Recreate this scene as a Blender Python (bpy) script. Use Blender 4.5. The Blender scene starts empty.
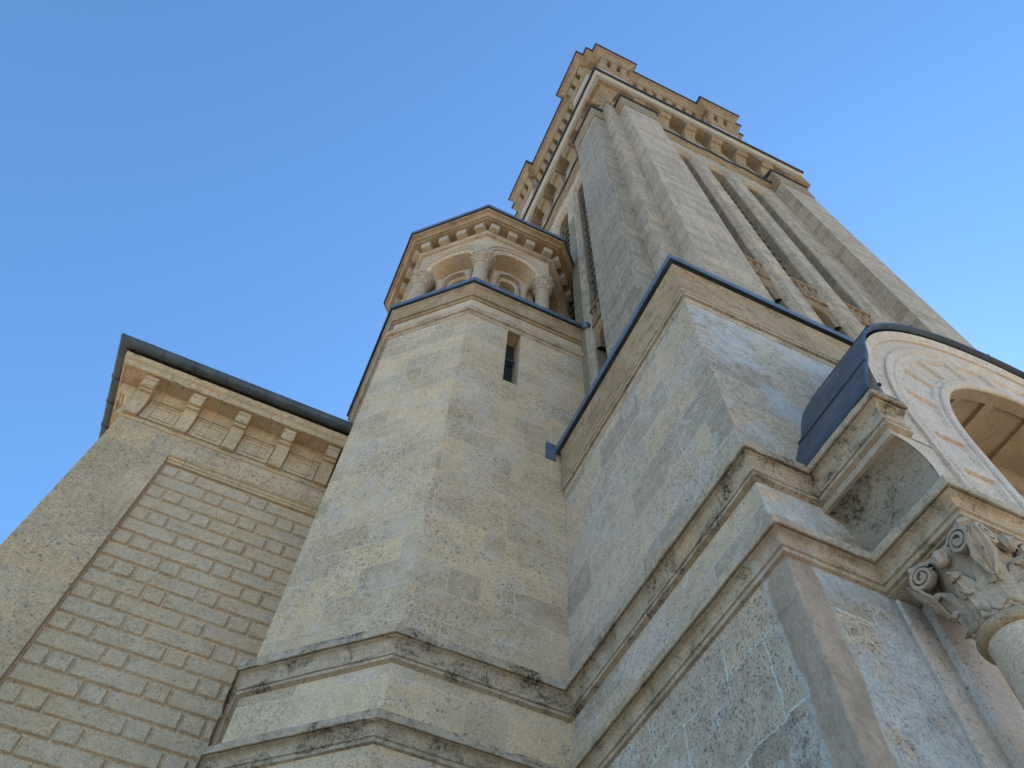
import bpy, math, random
from mathutils import Vector, Matrix, noise
R_ = math.radians
random.seed(7)
scene = bpy.context.scene

# ------------------------------------------------------------------ camera (eye 1.6 m above the ground, which lies at z = -1.6)
cam_d = bpy.data.cameras.new('camera'); cam = bpy.data.objects.new('camera', cam_d)
scene.collection.objects.link(cam); scene.camera = cam
cam_d.sensor_width = 36.0; cam_d.lens = 773.95 / 1024 * 36.0
cam_d.clip_start = 0.05; cam_d.clip_end = 3000
rgt = Vector((0.91010606, -0.41224972, 0.04191812))
dwn = Vector((0.37903383, 0.7873343, -0.48624896))
fwd = Vector((0.16745243, 0.45842651, 0.87281431))
cam.matrix_world = Matrix(((rgt.x, -dwn.x, -fwd.x, 0), (rgt.y, -dwn.y, -fwd.y, 0), (rgt.z, -dwn.z, -fwd.z, 0), (0, 0, 0, 1)))

# ------------------------------------------------------------------ sky, sun, exposure
SUN_AZ, SUN_EL = 33.0, 37.0          # azimuth counted from +X towards +Y
world = bpy.data.worlds.new("World"); scene.world = world; world.use_nodes = True
wn = world.node_tree.nodes; wl = world.node_tree.links
bg = wn['Background']; sky = wn.new('ShaderNodeTexSky')
sky.sky_type = 'NISHITA'; sky.sun_disc = False
sky.sun_elevation = R_(SUN_EL); sky.sun_rotation = R_(90 - SUN_AZ)
sky.altitude = 50; sky.air_density = 1.0; sky.dust_density = 0.2; sky.ozone_density = 8.0
tint = wn.new('ShaderNodeMix'); tint.data_type = 'RGBA'; tint.blend_type = 'MULTIPLY'; tint.inputs[0].default_value = 1.0
wl.new(sky.outputs[0], tint.inputs[6]); tint.inputs[7].default_value = (0.93, 1.06, 1.0, 1); wl.new(tint.outputs[2], bg.inputs[0]); bg.inputs[1].default_value = 0.15
sun_d = bpy.data.lights.new('sun', 'SUN'); sun = bpy.data.objects.new('sun', sun_d)
scene.collection.objects.link(sun)
sun_d.energy = 5.0; sun_d.angle = R_(0.5); sun_d.color = (1.0, 0.93, 0.82)
sdir = Vector((math.cos(R_(SUN_EL)) * math.cos(R_(SUN_AZ)), math.cos(R_(SUN_EL)) * math.sin(R_(SUN_AZ)), math.sin(R_(SUN_EL))))
sun.rotation_euler = sdir.to_track_quat('Z', 'Y').to_euler()
scene.view_settings.view_transform = 'Standard'; scene.view_settings.look = 'None'
scene.view_settings.gamma = 1; scene.view_settings.exposure = 1.1
scene.view_settings.use_curve_mapping = False
scene.render.engine = 'CYCLES'
scene.cycles.max_bounces = 8; scene.cycles.diffuse_bounces = 5

# ------------------------------------------------------------------ materials
class NT:
    def __init__(s, name):
        s.m = bpy.data.materials.new(name); s.m.use_nodes = True
        s.n = s.m.node_tree.nodes; s.l = s.m.node_tree.links
        s.p = s.n['Principled BSDF']
        s.geo = s.n.new('ShaderNodeNewGeometry').outputs['Position']
        s.uv = s.n.new('ShaderNodeTexCoord').outputs['UV']
    def link(s, a, b): s.l.new(a, b)
    def val(s, inp, v):
        if hasattr(v, 'is_output') or hasattr(v, 'links'): s.l.new(v, inp)
        else: inp.default_value = v
    def noise(s, scale, detail=4, rough=0.55, vec=None, stretch=None, w=0.0, dist=0.0):
        v = vec or s.geo
        mp = s.n.new('ShaderNodeMapping'); s.l.new(v, mp.inputs['Vector'])
        mp.inputs['Location'].default_value = (w, w * 1.7, w * 0.6)
        if stretch: mp.inputs['Scale'].default_value = stretch
        t = s.n.new('ShaderNodeTexNoise'); s.l.new(mp.outputs[0], t.inputs['Vector'])
        t.inputs['Scale'].default_value = scale; t.inputs['Detail'].default_value = detail
        t.inputs['Roughness'].default_value = rough; t.inputs['Distortion'].default_value = dist
        return t.outputs['Fac']
    def ramp(s, f, a, b, lo=0.0, hi=1.0):
        r = s.n.new('ShaderNodeMapRange'); r.interpolation_type = 'SMOOTHSTEP'
        s.l.new(f, r.inputs[0]); r.inputs[1].default_value = a; r.inputs[2].default_value = b
        r.inputs[3].default_value = lo; r.inputs[4].default_value = hi
        return r.outputs[0]
    def math(s, op, a, b=0.0):
        r = s.n.new('ShaderNodeMath'); r.operation = op
        s.val(r.inputs[0], a); s.val(r.inputs[1], b); return r.outputs[0]
    def mix(s, f, a, b, mode='MIX'):
        r = s.n.new('ShaderNodeMix'); r.data_type = 'RGBA'; r.blend_type = mode
        s.val(r.inputs[0], f)
        for i, c in ((6, a), (7, b)):
            if isinstance(c, tuple): r.inputs[i].default_value = (*c, 1) if len(c) == 3 else c
            else: s.l.new(c, r.inputs[i])
        return r.outputs[2]
    def grey(s, f):
        r = s.n.new('ShaderNodeCombineColor')
        for i in range(3): s.l.new(f, r.inputs[i])
        return r.outputs[0]

def stone(name, c1, c2, block=None, mortar=(0.34, 0.31, 0.26), mfac=0.6, var=0.25, speck=0.4, speck_scale=38, pale=0.35, pale_col=(0.43, 0.40, 0.35),
          ochre=0.4, ochre_col=(0.40, 0.29, 0.15), bump=0.35, msize=0.006, mottle=1.0, stain=0.0, stain_col=(0.07, 0.055, 0.035), pink=None, seed=0.0, wobble=0.012, pits=0.5, blockvar=1.0, grime=0.0, k=1.0, gs=26, pitdark=0.7, smask=(0.44, 0.66)):
    t = NT(name); geo = t.geo
    K = (1.44 * k, 1.225 * k, 1.07 * k); kk = lambda c: tuple(min(.72, a * b) for a, b in zip(c, K))
    c1, c2, mortar, pale_col, ochre_col = kk(c1), kk(c2), kk(mortar), kk(pale_col), kk(ochre_col)
    n1 = t.noise(1.3, 5, 0.6, w=seed)
    col = t.mix(t.ramp(n1, 0.3, 0.7), c1, c2)
    height = None
    if block:
        wob = t.noise(3.0, 3, w=seed + 3)
        add = t.n.new('ShaderNodeVectorMath'); add.operation = 'ADD'
        sc = t.n.new('ShaderNodeVectorMath'); sc.operation = 'SCALE'
        wc = t.n.new('ShaderNodeCombineXYZ')
        t.link(t.math('SUBTRACT', wob, 0.5), wc.inputs[1]); t.link(t.math('SUBTRACT', t.noise(2.6, 3, w=seed + 9), 0.5), wc.inputs[0])
        t.link(wc.outputs[0], sc.inputs[0]); sc.inputs['Scale'].default_value = wobble * 6
        t.link(t.uv, add.inputs[0]); t.link(sc.outputs[0], add.inputs[1])
        b = t.n.new('ShaderNodeTexBrick'); t.link(add.outputs[0], b.inputs['Vector'])
        b.inputs['Scale'].default_value = 1; b.inputs['Brick Width'].default_value = block[0]; b.inputs['Row Height'].default_value = block[1]
        b.inputs['Mortar Size'].default_value = msize; b.inputs['Mortar Smooth'].default_value = 0.3
        b.offset = 0.43; b.squash = 1.0
        b.inputs['Color1'].default_value = (0, 0, 0, 1); b.inputs['Color2'].default_value = (1, 1, 1, 1); b.inputs['Mortar'].default_value = (0.5, 0.5, 0.5, 1)
        b.inputs['Bias'].default_value = 0.0
        sep = t.n.new('ShaderNodeSeparateColor'); t.link(b.outputs['Color'], sep.inputs[0])
        rnd = sep.outputs[0]
        # a few blocks replaced by greyer, paler or more golden stone
        col = t.mix(t.ramp(rnd, 0.72, 0.80, 0, 0.55 * blockvar), col, tuple(x * f for x, f in zip(c1, (1.10, 1.0, 0.86))))
        col = t.mix(t.ramp(rnd, 0.88, 0.92, 0, 0.6 * blockvar), col, tuple(x * f for x, f in zip(c1, (0.80, 0.86, 0.97))))
        col = t.mix(t.ramp(rnd, 0.12, 0.06, 0, 0.75 * blockvar), col, tuple(x * 1.10 for x in c2))
        br = t.ramp(rnd, 0.0, 1.0, 1 - var, 1 + var * 0.6)
        col = t.mix(1.0, col, t.grey(br), 'MULTIPLY')
        mort = b.outputs['Fac']
    # ochre and pale, bluish patches
    col = t.mix(t.ramp(t.noise(0.9, 5, 0.65, w=seed + 21), 0.52, 0.68, 0, ochre), col, ochre_col)
    pal = t.noise(1.5, 9, 0.72, w=seed + 33, dist=0.15)
    col = t.mix(t.ramp(pal, 0.53, 0.565, 0, pale), col, pale_col)
    m2 = t.noise(7, 5, 0.65, w=seed + 5); col = t.mix(1.0, col, t.grey(t.ramp(m2, 0.25, 0.75, 1 - 0.11 * mottle, 1 + 0.08 * mottle)), 'MULTIPLY')
    fine = t.noise(gs * 2.2, 4, 0.7, w=seed); col = t.mix(1.0, col, t.grey(t.ramp(fine, 0.3, 0.7, 0.80, 1.18)), 'MULTIPLY')
    if block:
        mm = t.math('MULTIPLY', mort, t.ramp(t.noise(1.7, 3, w=seed + 50), 0.3, 0.55, 0.35 * mfac, mfac))
        col = t.mix(mm, col, mortar)
    spm = t.ramp(t.noise(0.9, 3, 0.6, w=seed + 105), 0.38, 0.62, 0.25, 1.0)
    spd = t.ramp(t.noise(gs * 1.05, 3, 0.6, w=seed + 101), 0.60, 0.66, 0, pitdark); col = t.mix(t.math('MULTIPLY', spd, spm), col, (0.13, 0.115, 0.095))
    lsp = t.ramp(t.noise(gs * 0.8, 3, 0.6, w=seed + 131), 0.64, 0.69, 0, 0.35); col = t.mix(lsp, col, tuple(min(.78, x * 1.35) for x in c2))
    # black lichen in clouds of small specks
    if speck > 0:
        mask = t.ramp(t.noise(1.15, 4, 0.6, w=seed + 60), smask[0], smask[1])
        sp = t.ramp(t.noise(speck_scale, 4, 0.75, w=seed + 71), 0.55, 0.66)
        sp2 = t.ramp(t.noise(speck_scale * 0.3, 5, 0.8, w=seed + 77), 0.52, 0.68)
        f = t.math('MULTIPLY', t.math('MULTIPLY', t.math('MAXIMUM', sp, t.math('MULTIPLY', sp2, 0.55)), mask), speck)
        col = t.mix(f, col, (0.075, 0.07, 0.06))
        # stray specks everywhere
        col = t.mix(t.ramp(t.noise(speck_scale * 1.6, 2, 0.6, w=seed + 90), 0.68, 0.74, 0, speck * 0.7), col, (0.09, 0.08, 0.07))
    if stain > 0:
        st = t.ramp(t.noise(3.2, 6, 0.7, w=seed + 12, stretch=(1, 1, 1.6), dist=0.4), 0.46, 0.66, 0, stain)
        st = t.math('MULTIPLY', st, t.ramp(t.noise(gs * 0.9, 4, 0.7, w=seed + 151), 0.42, 0.58, 0.30, 1.0))
        col = t.mix(st, col, stain_col)
    if grime > 0:
        g = t.noise(1.0, 5, 0.7, w=seed + 41, stretch=(9, 9, 0.55)); col = t.mix(t.ramp(g, 0.5, 0.72, 0, grime), col, (0.12, 0.105, 0.085))
    if pink:
        # repair render along the pilaster corner, with a ragged outer edge; crumbling over the front face
        sx = t.n.new('ShaderNodeSeparateXYZ'); t.link(geo, sx.inputs[0])
        rag = t.math('MULTIPLY', t.math('SUBTRACT', t.noise(3.4, 6, 0.7, w=4), 0.5), 0.22)
        dx = t.math('ADD', t.math('SUBTRACT', sx.outputs[0], 3.0), rag)
        dy = t.math('ADD', t.math('SUBTRACT', sx.outputs[1], 2.55), rag)
        band = t.math('MULTIPLY', t.ramp(dx, 0.235, 0.205), t.ramp(dy, 0.235, 0.215))
        if pink == 'band': pal = t.math('MULTIPLY', pal, 0.0)
        rl = t.math('MULTIPLY', t.ramp(sx.outputs[1], 2.57, 2.555), t.ramp(pal, 0.46, 0.54, 0, 0.6))
        lime = t.mix(1.0, t.mix(t.ramp(m2, 0.35, 0.65), (0.50, 0.495, 0.48), (0.61, 0.60, 0.585)), t.grey(t.ramp(fine, 0.3, 0.7, 0.78, 1.15)), 'MULTIPLY')
        col = t.mix(rl, col, lime)
        col = t.mix(t.math('MULTIPLY', spd, 0.6), col, (0.16, 0.145, 0.12))
        low = t.ramp(sx.outputs[2], 4.42, 4.36)
        mk = t.math('MULTIPLY', band, low)
        pc = t.mix(t.ramp(t.noise(4, 6, 0.7, w=14, stretch=(1, 1, .4)), 0.35, 0.65), (0.40, 0.29, 0.21), (0.56, 0.41, 0.30))
        pc = t.mix(1.0, pc, t.grey(t.ramp(t.noise(30, 5, 0.7), 0.25, 0.75, 0.85, 1.12)), 'MULTIPLY')
        col = t.mix(mk, col, pc)
        edge = t.math('MULTIPLY', t.math('SUBTRACT', t.math('MULTIPLY', t.ramp(dx, 0.27, 0.245), t.ramp(dy, 0.28, 0.26)), band), low)
        col = t.mix(t.math('MULTIPLY', edge, 0.5), col, (0.52, 0.49, 0.44))
    t.link(col, t.p.inputs['Base Color'])
    t.p.inputs['Roughness'].default_value = 0.92; t.p.inputs['Specular IOR Level'].default_value = 0.25
    # relief
    hgt = t.math('MULTIPLY', fine, 1.2)
    hgt = t.math('ADD', hgt, t.math('MULTIPLY', m2, 0.9))
    hgt = t.math('ADD', hgt, t.math('MULTIPLY', t.noise(24, 5, 0.7, w=seed + 8), 0.8))
    pit = t.ramp(t.noise(55, 3, 0.6, w=seed + 19), 0.62, 0.72, 0, -pits); hgt = t.math('ADD', hgt, pit)
    hgt = t.math('ADD', hgt, t.math('MULTIPLY', t.ramp(pal, 0.52, 0.57), 0.35))
    if block: hgt = t.math('ADD', hgt, t.math('MULTIPLY', mort, -0.8)); hgt = t.math('ADD', hgt, t.math('MULTIPLY', rnd, 0.35))
    bp = t.n.new('ShaderNodeBump'); bp.inputs['Strength'].default_value = bump; bp.inputs['Distance'].default_value = 0.012
    t.link(hgt, bp.inputs['Height']); t.link(bp.outputs[0], t.p.inputs['Normal'])
    return t.m

def lead(name, c1, c2, rough=0.45, metal=0.35, seam=None):
    t = NT(name)
    col = t.mix(t.ramp(t.noise(2.5, 5, 0.6, stretch=(1, 1, .5)), 0.3, 0.7), c1, c2)
    col = t.mix(t.ramp(t.noise(22, 4, 0.7), 0.55, 0.75, 0, 0.3), col, tuple(min(1, x * 1.8) for x in c2))
    t.link(col, t.p.inputs['Base Color']); t.p.inputs['Metallic'].default_value = metal
    t.link(t.ramp(t.noise(9, 4), 0.3, 0.7, rough - 0.08, rough + 0.15), t.p.inputs['Roughness'])
    bp = t.n.new('ShaderNodeBump'); bp.inputs['Strength'].default_value = 0.25; bp.inputs['Distance'].default_value = 0.01
    t.link(t.noise(5, 4, 0.6), bp.inputs['Height']); t.link(bp.outputs[0], t.p.inputs['Normal'])
    return t.m

def plain(name, c, rough=0.9):
    t = NT(name)
    col = t.mix(t.ramp(t.noise(6, 4), 0.3, 0.7), tuple(x * 0.8 for x in c), tuple(x * 1.2 for x in c))
    t.link(col, t.p.inputs['Base Color']); t.p.inputs['Roughness'].default_value = rough
    return t.m

M = {}
M['turret'] = stone('turret_ashlar', (0.40, 0.335, 0.24), (0.45, 0.39, 0.29), (0.78, 0.40), mortar=(0.47, 0.44, 0.39), mfac=0.65, speck=1.0, smask=(0.42, 0.60), pale=0.45, pale_col=(0.41, 0.395, 0.37), ochre=0.15, ochre_col=(0.40, 0.32, 0.21), seed=1.0, msize=0.009, gs=24, blockvar=0.6, var=0.16)
M['base'] = stone('base_rubble_ashlar', (0.36, 0.325, 0.265), (0.43, 0.40, 0.34), (0.95, 0.52), mortar=(0.46, 0.44, 0.41), mfac=0.8, speck=1.0, smask=(0.38, 0.58), pale=0.6, pale_col=(0.43, 0.425, 0.42), ochre=0.2, ochre_col=(0.40, 0.32, 0.21), seed=5.0, msize=0.012, wobble=0.02, pink=True, bump=0.6, mottle=1.6, gs=34)
M['base_rough'] = stone('base_rough_block', (0.33, 0.295, 0.24), (0.39, 0.36, 0.30), (1.0, 0.62), mortar=(0.46, 0.45, 0.43), mfac=1.0, speck=1.3, smask=(0.30, 0.5), pale=0.55, pale_col=(0.43, 0.44, 0.45), ochre=0.1, seed=55.0, msize=0.014, wobble=0.03, pink=True, bump=0.9, mottle=2.0, gs=30, pitdark=0.9, k=1.22)
M['tower_shade_lichen'] = stone('tower_shade_lichen_ashlar', (0.33, 0.315, 0.265), (0.375, 0.36, 0.305), (0.85, 0.31), mortar=(0.50, 0.475, 0.42), mfac=0.9, speck=0.6, pale=0.1, ochre=0.08, seed=58.0, bump=0.3, var=0.18, msize=0.015, mottle=1.2, grime=0.5, blockvar=0.5, k=.62, gs=9, pitdark=.4, wobble=.004)  # darker copy of tower stone: left-side shade put into the colour, plus lichen specks
M['tower'] = stone('tower_ashlar', (0.37, 0.335, 0.27), (0.42, 0.385, 0.32), (0.85, 0.31), mortar=(0.50, 0.465, 0.40), mfac=0.7, speck=0.2, pale=0.12, ochre=0.12, seed=8.0, bump=0.3, var=0.2, msize=0.013, mottle=1.0, grime=0.45, blockvar=0.6, pitdark=.35, wobble=.004, k=.78, gs=9)
M['tower_trim'] = stone('tower_trim', (0.365, 0.29, 0.19), (0.405, 0.335, 0.235), (0.87, 60.0), mortar=(0.17, 0.14, 0.105), mfac=0.9, msize=0.006, wobble=0.004, var=0.12, blockvar=0.35, speck=0.15, pale=0.12, ochre=0.45, seed=9.0, stain=0.6, stain_col=(0.10, 0.065, 0.03), k=.56, gs=10)
M['trim'] = stone('moulded_stone', (0.35, 0.31, 0.24), (0.40, 0.36, 0.29), (0.87, 60.0), mortar=(0.17, 0.14, 0.105), mfac=0.9, msize=0.006, wobble=0.004, var=0.12, blockvar=0.35, speck=0.5, pale=0.35, ochre=0.5, seed=12.0, stain=0.75, stain_col=(0.13, 0.095, 0.055), bump=0.5, gs=34, pink='band')
M['trim_crust'] = stone('lichened_moulding', (0.33, 0.29, 0.225), (0.39, 0.35, 0.285), (0.87, 60.0), mortar=(0.17, 0.14, 0.105), mfac=0.9, msize=0.006, wobble=0.004, var=0.12, blockvar=0.35, speck=0.95, pale=0.35, ochre=0.4, seed=14.0, stain=1.0, bump=0.5, speck_scale=30, gs=32)
M['ochre_trim'] = stone('ochre_cornice', (0.36, 0.275, 0.17), (0.42, 0.34, 0.235), (0.87, 60.0), mortar=(0.17, 0.14, 0.105), mfac=0.9, msize=0.006, wobble=0.004, var=0.12, blockvar=0.35, speck=0.25, pale=0.3, ochre=0.75, ochre_col=(0.33, 0.21, 0.095), seed=16.0, stain=0.8, stain_col=(0.16, 0.10, 0.05), k=.76)
M['pale_trim'] = stone('pale_moulded_stone', (0.44, 0.39, 0.31), (0.46, 0.42, 0.35), None, speck=0.3, pale=0.3, ochre=0.15, seed=18.0, stain=0.3, stain_col=(0.16, 0.12, 0.07), k=.74)
M['wing'] = stone('wing_ashlar', (0.39, 0.32, 0.22), (0.43, 0.36, 0.26), (0.9, 0.45), mortar=(0.42, 0.38, 0.31), mfac=0.35, speck=0.95, pale=0.12, ochre=0.2, seed=21.0, msize=0.005, grime=0.3, var=0.12, gs=16, smask=(0.34, 0.52))
M['wing_trim'] = stone('wing_cornice_stone', (0.44, 0.36, 0.24), (0.48, 0.41, 0.29), (0.87, 60.0), mortar=(0.17, 0.14, 0.105), mfac=0.9, msize=0.006, wobble=0.004, var=0.12, blockvar=0.35, speck=0.1, pale=0.08, ochre=0.3, seed=24.0, stain=0.35, stain_col=(0.16, 0.115, 0.06), k=.92, gs=18)
M['brick_stone'] = stone('bossed_block_stone', (0.385, 0.325, 0.23), (0.42, 0.36, 0.27), None, speck=0.5, pale=0.3, pale_col=(0.38, 0.37, 0.34), ochre=0.25, seed=27.0, mottle=1.3, gs=18, k=1.0, smask=(0.40, 0.60), pitdark=.5)
M['porch'] = stone('porch_stone', (0.42, 0.385, 0.33), (0.46, 0.43, 0.39), None, speck=0.12, pale=0.85, pale_col=(0.46, 0.455, 0.45), ochre=0.3, ochre_col=(0.41, 0.31, 0.20), seed=30.0, stain=0.12, stain_col=(0.2, 0.15, 0.09))
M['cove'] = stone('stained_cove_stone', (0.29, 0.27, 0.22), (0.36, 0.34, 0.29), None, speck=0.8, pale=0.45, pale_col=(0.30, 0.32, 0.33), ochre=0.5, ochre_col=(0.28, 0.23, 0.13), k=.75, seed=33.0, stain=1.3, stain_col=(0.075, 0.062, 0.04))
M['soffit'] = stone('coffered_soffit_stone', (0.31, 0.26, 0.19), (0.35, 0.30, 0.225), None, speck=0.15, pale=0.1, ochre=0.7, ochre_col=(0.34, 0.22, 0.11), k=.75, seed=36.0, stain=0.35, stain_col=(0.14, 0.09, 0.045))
M['capital'] = stone('carved_capital_stone', (0.37, 0.32, 0.25), (0.43, 0.385, 0.32), None, speck=0.4, pale=0.3, ochre=0.35, ochre_col=(0.30, 0.21, 0.12), k=.88, gs=60, seed=39.0, stain=0.55, stain_col=(0.12, 0.095, 0.065), mottle=1.5, bump=0.5)
M['column'] = stone('column_stone', (0.40, 0.365, 0.30), (0.44, 0.41, 0.36), None, speck=0.12, pale=0.6, ochre=0.2, seed=42.0)
M['reveal'] = stone('shaded_reveal_stone', (0.25, 0.22, 0.17), (0.30, 0.265, 0.21), (0.85, 0.31), mortar=(0.30, 0.27, 0.22), mfac=0.6, speck=0.3, pale=0.1, ochre=0.2, ochre_col=(0.24, 0.18, 0.11), seed=48.0, msize=0.014, k=.85, gs=9, stain=.3, stain_col=(.07, .055, .035))  # shade of the deep window recess painted in as darker stone
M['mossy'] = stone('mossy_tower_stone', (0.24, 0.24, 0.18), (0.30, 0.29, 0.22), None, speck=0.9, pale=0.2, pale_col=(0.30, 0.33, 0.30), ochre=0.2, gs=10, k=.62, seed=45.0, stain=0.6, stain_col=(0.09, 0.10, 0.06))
M['lead'] = lead('lead_sheet', (0.10, 0.13, 0.17), (0.145, 0.18, 0.225))
M['lead_dark'] = lead('dark_lead_sheet', (0.02, 0.022, 0.028), (0.035, 0.04, 0.05), rough=0.6, metal=0.1)
M['porch_lead'] = lead('porch_lead_sheet', (0.045, 0.056, 0.07), (0.07, 0.083, 0.10), rough=0.5, metal=0.2)
M['zinc'] = lead('weathered_zinc', (0.06, 0.07, 0.072), (0.10, 0.11, 0.108), rough=0.5, metal=0.4)
M['louvre'] = plain('louvre_wood', (0.16, 0.13, 0.09)); M['dark'] = plain('dark_interior', (0.02, 0.018, 0.016)); M['iron'] = plain('iron_bar', (0.03, 0.035, 0.05), 0.6)
M['slate'] = plain('slate_roof', (0.07, 0.08, 0.095), 0.7)

def ground_mat():
    t = NT('gravel_ground')
    c = t.mix(t.ramp(t.noise(0.4, 5), 0.3, 0.7), (0.46, 0.38, 0.26), (0.54, 0.46, 0.34))
    c = t.mix(1.0, c, t.grey(t.ramp(t.noise(40, 4, 0.7), 0.3, 0.7, 0.75, 1.2)), 'MULTIPLY')
    t.link(c, t.p.inputs['Base Color']); t.p.inputs['Roughness'].default_value = 0.95
    bp = t.n.new('ShaderNodeBump'); bp.inputs['Strength'].default_value = 0.5; bp.inputs['Distance'].default_value = 0.02
    t.link(t.noise(40, 4, 0.7), bp.inputs['Height']); t.link(bp.outputs[0], t.p.inputs['Normal'])
    return t.m
M['ground'] = ground_mat()

# ------------------------------------------------------------------ mesh helpers
G = -1.6
class MB:
    def __init__(s): s.v = []; s.f = []
    def add(s, vs, fs):
        o = len(s.v); s.v += [tuple(p) for p in vs]; s.f += [tuple(i + o for i in f) for f in fs]; return s
    def box(s, x0, x1, y0, y1, z0, z1, fr=None):
        vs = [(x, y, z) for z in (z0, z1) for y in (y0, y1) for x in (x0, x1)]
        if fr: vs = [fr(*p) for p in vs]
        return s.add(vs, [(0, 2, 3, 1), (4, 5, 7, 6), (0, 1, 5, 4), (2, 6, 7, 3), (0, 4, 6, 2), (1, 3, 7, 5)])
    def prism(s, pts, z0, z1, cap=True):
        n = len(pts); vs = [(x, y, z0) for x, y in pts] + [(x, y, z1) for x, y in pts]
        fs = [(i, (i + 1) % n, n + (i + 1) % n, n + i) for i in range(n)]
        if cap: fs += [tuple(range(n))[::-1], tuple(range(n, 2 * n))]
        return s.add(vs, fs)
    def extrude(s, prof, u0, u1, fr):           # prof: (v, z) polygon, extruded along u
        n = len(prof); vs = [fr(u0, v, z) for v, z in prof] + [fr(u1, v, z) for v, z in prof]
        fs = [(i, (i + 1) % n, n + (i + 1) % n, n + i) for i in range(n)] + [tuple(range(n))[::-1], tuple(range(n, 2 * n))]
        return s.add(vs, fs)
    def lathe(s, prof, cx, cy, n=32, ax=None):  # prof: (r, z)
        vs = [(cx + r * math.cos(2 * math.pi * i / n), cy + r * math.sin(2 * math.pi * i / n), z) for r, z in prof for i in range(n)]
        fs = [(k * n + i, k * n + (i + 1) % n, (k + 1) * n + (i + 1) % n, (k + 1) * n + i) for k in range(len(prof) - 1) for i in range(n)]
        return s.add(vs, fs)
    def grid(s, rows, closed=False):
        n = len(rows[0]); vs = [p for r in rows for p in r]
        m = n if closed else n - 1
        return s.add(vs, [(k * n + i, k * n + (i + 1) % n, (k + 1) * n + (i + 1) % n, (k + 1) * n + i) for k in range(len(rows) - 1) for i in range(m)])
    def build(s, name, mat, parent=None, smooth=None, bevel=None, solid=None, fix=True):
        me = bpy.data.meshes.new(name); me.from_pydata(s.v, [], s.f); me.update()
        if fix:
            import bmesh
            b = bmesh.new(); b.from_mesh(me); bmesh.ops.remove_doubles(b, verts=b.verts, dist=1e-5)
            bmesh.ops.recalc_face_normals(b, faces=b.faces); b.to_mesh(me); b.free()
        uvl = me.uv_layers.new(name='UVMap')
        for p in me.polygons:
            n = p.normal
            if abs(n.z) > 0.75: tu, tv = Vector((1, 0, 0)), Vector((0, 1, 0))
            else:
                h = Vector((-n.y, n.x, 0)).normalized(); tu, tv = h, Vector((0, 0, 1))
            for li in p.loop_indices:
                co = me.vertices[me.loops[li].vertex_index].co
                uvl.data[li].uv = (co.dot(tu), co.dot(tv))
        if smooth:
            for p in me.polygons: p.use_smooth = True
            me.set_sharp_from_angle(angle=R_(smooth))
        me.materials.append(M[mat])
        o = bpy.data.objects.new(name, me); scene.collection.objects.link(o)
        if solid:
            md = o.modifiers.new('thick', 'SOLIDIFY'); md.thickness = solid; md.offset = 0
        if bevel:
            md = o.modifiers.new('worn_edge', 'BEVEL'); md.width = bevel; md.segments = 2; md.limit_method = 'ANGLE'; md.angle_limit = R_(35)
        if parent: o.parent = parent
        return o

def thing(name, label, cat):
    o = bpy.data.objects.new(name, None); scene.collection.objects.link(o); o['label'] = label; o['category'] = cat
    o.empty_display_size = 0.3; return o

def frame(ox, oy, ux, uy):
    """u runs along (ux,uy), v points outward (to the right of u)."""
    L = math.hypot(ux, uy); ux /= L; uy /= L
    return lambda u, v, z: (ox + ux * u + uy * v, oy + uy * u - ux * v, z)

def nz(p, s): return noise.noise(Vector(p) * s)

def sweep(mb, prof, path, closed=False, step=None, jit=0.0, seg=None, chip=0.0):
    """mitred moulding. prof [(p,z)] bottom to top; path CCW so that the right side is outside; seg=(i0,i1) emits only some edges."""
    n = len(path)
    def mit(i):
        a = path[i - 1] if (closed or i > 0) else None; b = path[i]; c = path[(i + 1) % n] if (closed or i < n - 1) else None
        ns = []
        for p, q in ((a, b), (b, c)):
            if p and q:
                dx, dy = q[0] - p[0], q[1] - p[1]; L = math.hypot(dx, dy); ns.append((dy / L, -dx / L))
        if len(ns) == 1: return ns[0]
        d = 1 + ns[0][0] * ns[1][0] + ns[0][1] * ns[1][1]
        return ((ns[0][0] + ns[1][0]) / d, (ns[0][1] + ns[1][1]) / d)
    edges = range(n if closed else n - 1)
    if seg: edges = range(seg[0], seg[1])
    for i in edges:
        a, b = path[i], path[(i + 1) % n]; ma, mc = mit(i), mit((i + 1) % n)
        L = math.hypot(b[0] - a[0], b[1] - a[1]); k = max(1, int(L / step)) if step else 1
        rows = []
        for j in range(k + 1):
            t = j / k; x, y = a[0] + (b[0] - a[0]) * t, a[1] + (b[1] - a[1]) * t
            mx, my = ma[0] + (mc[0] - ma[0]) * t, ma[1] + (mc[1] - ma[1]) * t
            row = []
            for p, z in prof:
                q, zz = p, z
                if jit and p > 0.005:
                    q += jit * nz((x, y, z), 3.1) + 0.6 * jit * nz((x, y, z), 11); zz += 0.6 * jit * nz((x + 9, y, z), 4.3)
                    if chip and p > max(pp for pp, _ in prof) * 0.8:
                        c = nz((x + 4, y + 2, z * 2), 6.5); q -= chip * max(0, c - 0.28) * 3
                row.append((x + mx * q, y + my * q, zz))
            rows.append(row)
        mb.grid(rows)
        if not closed and i == 0 and not seg: mb.add(rows[0], [tuple(range(len(prof)))])
        if not closed and i == n - 2 and not seg: mb.add(rows[-1], [tuple(range(len(prof)))])
    return mb

def moulding(name, prof, path, mat, parent, **k):
    smooth = k.pop('smooth', 38)
    mb = MB(); sweep(mb, prof, path, **k); return mb.build(name, mat, parent, smooth=smooth)

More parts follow.
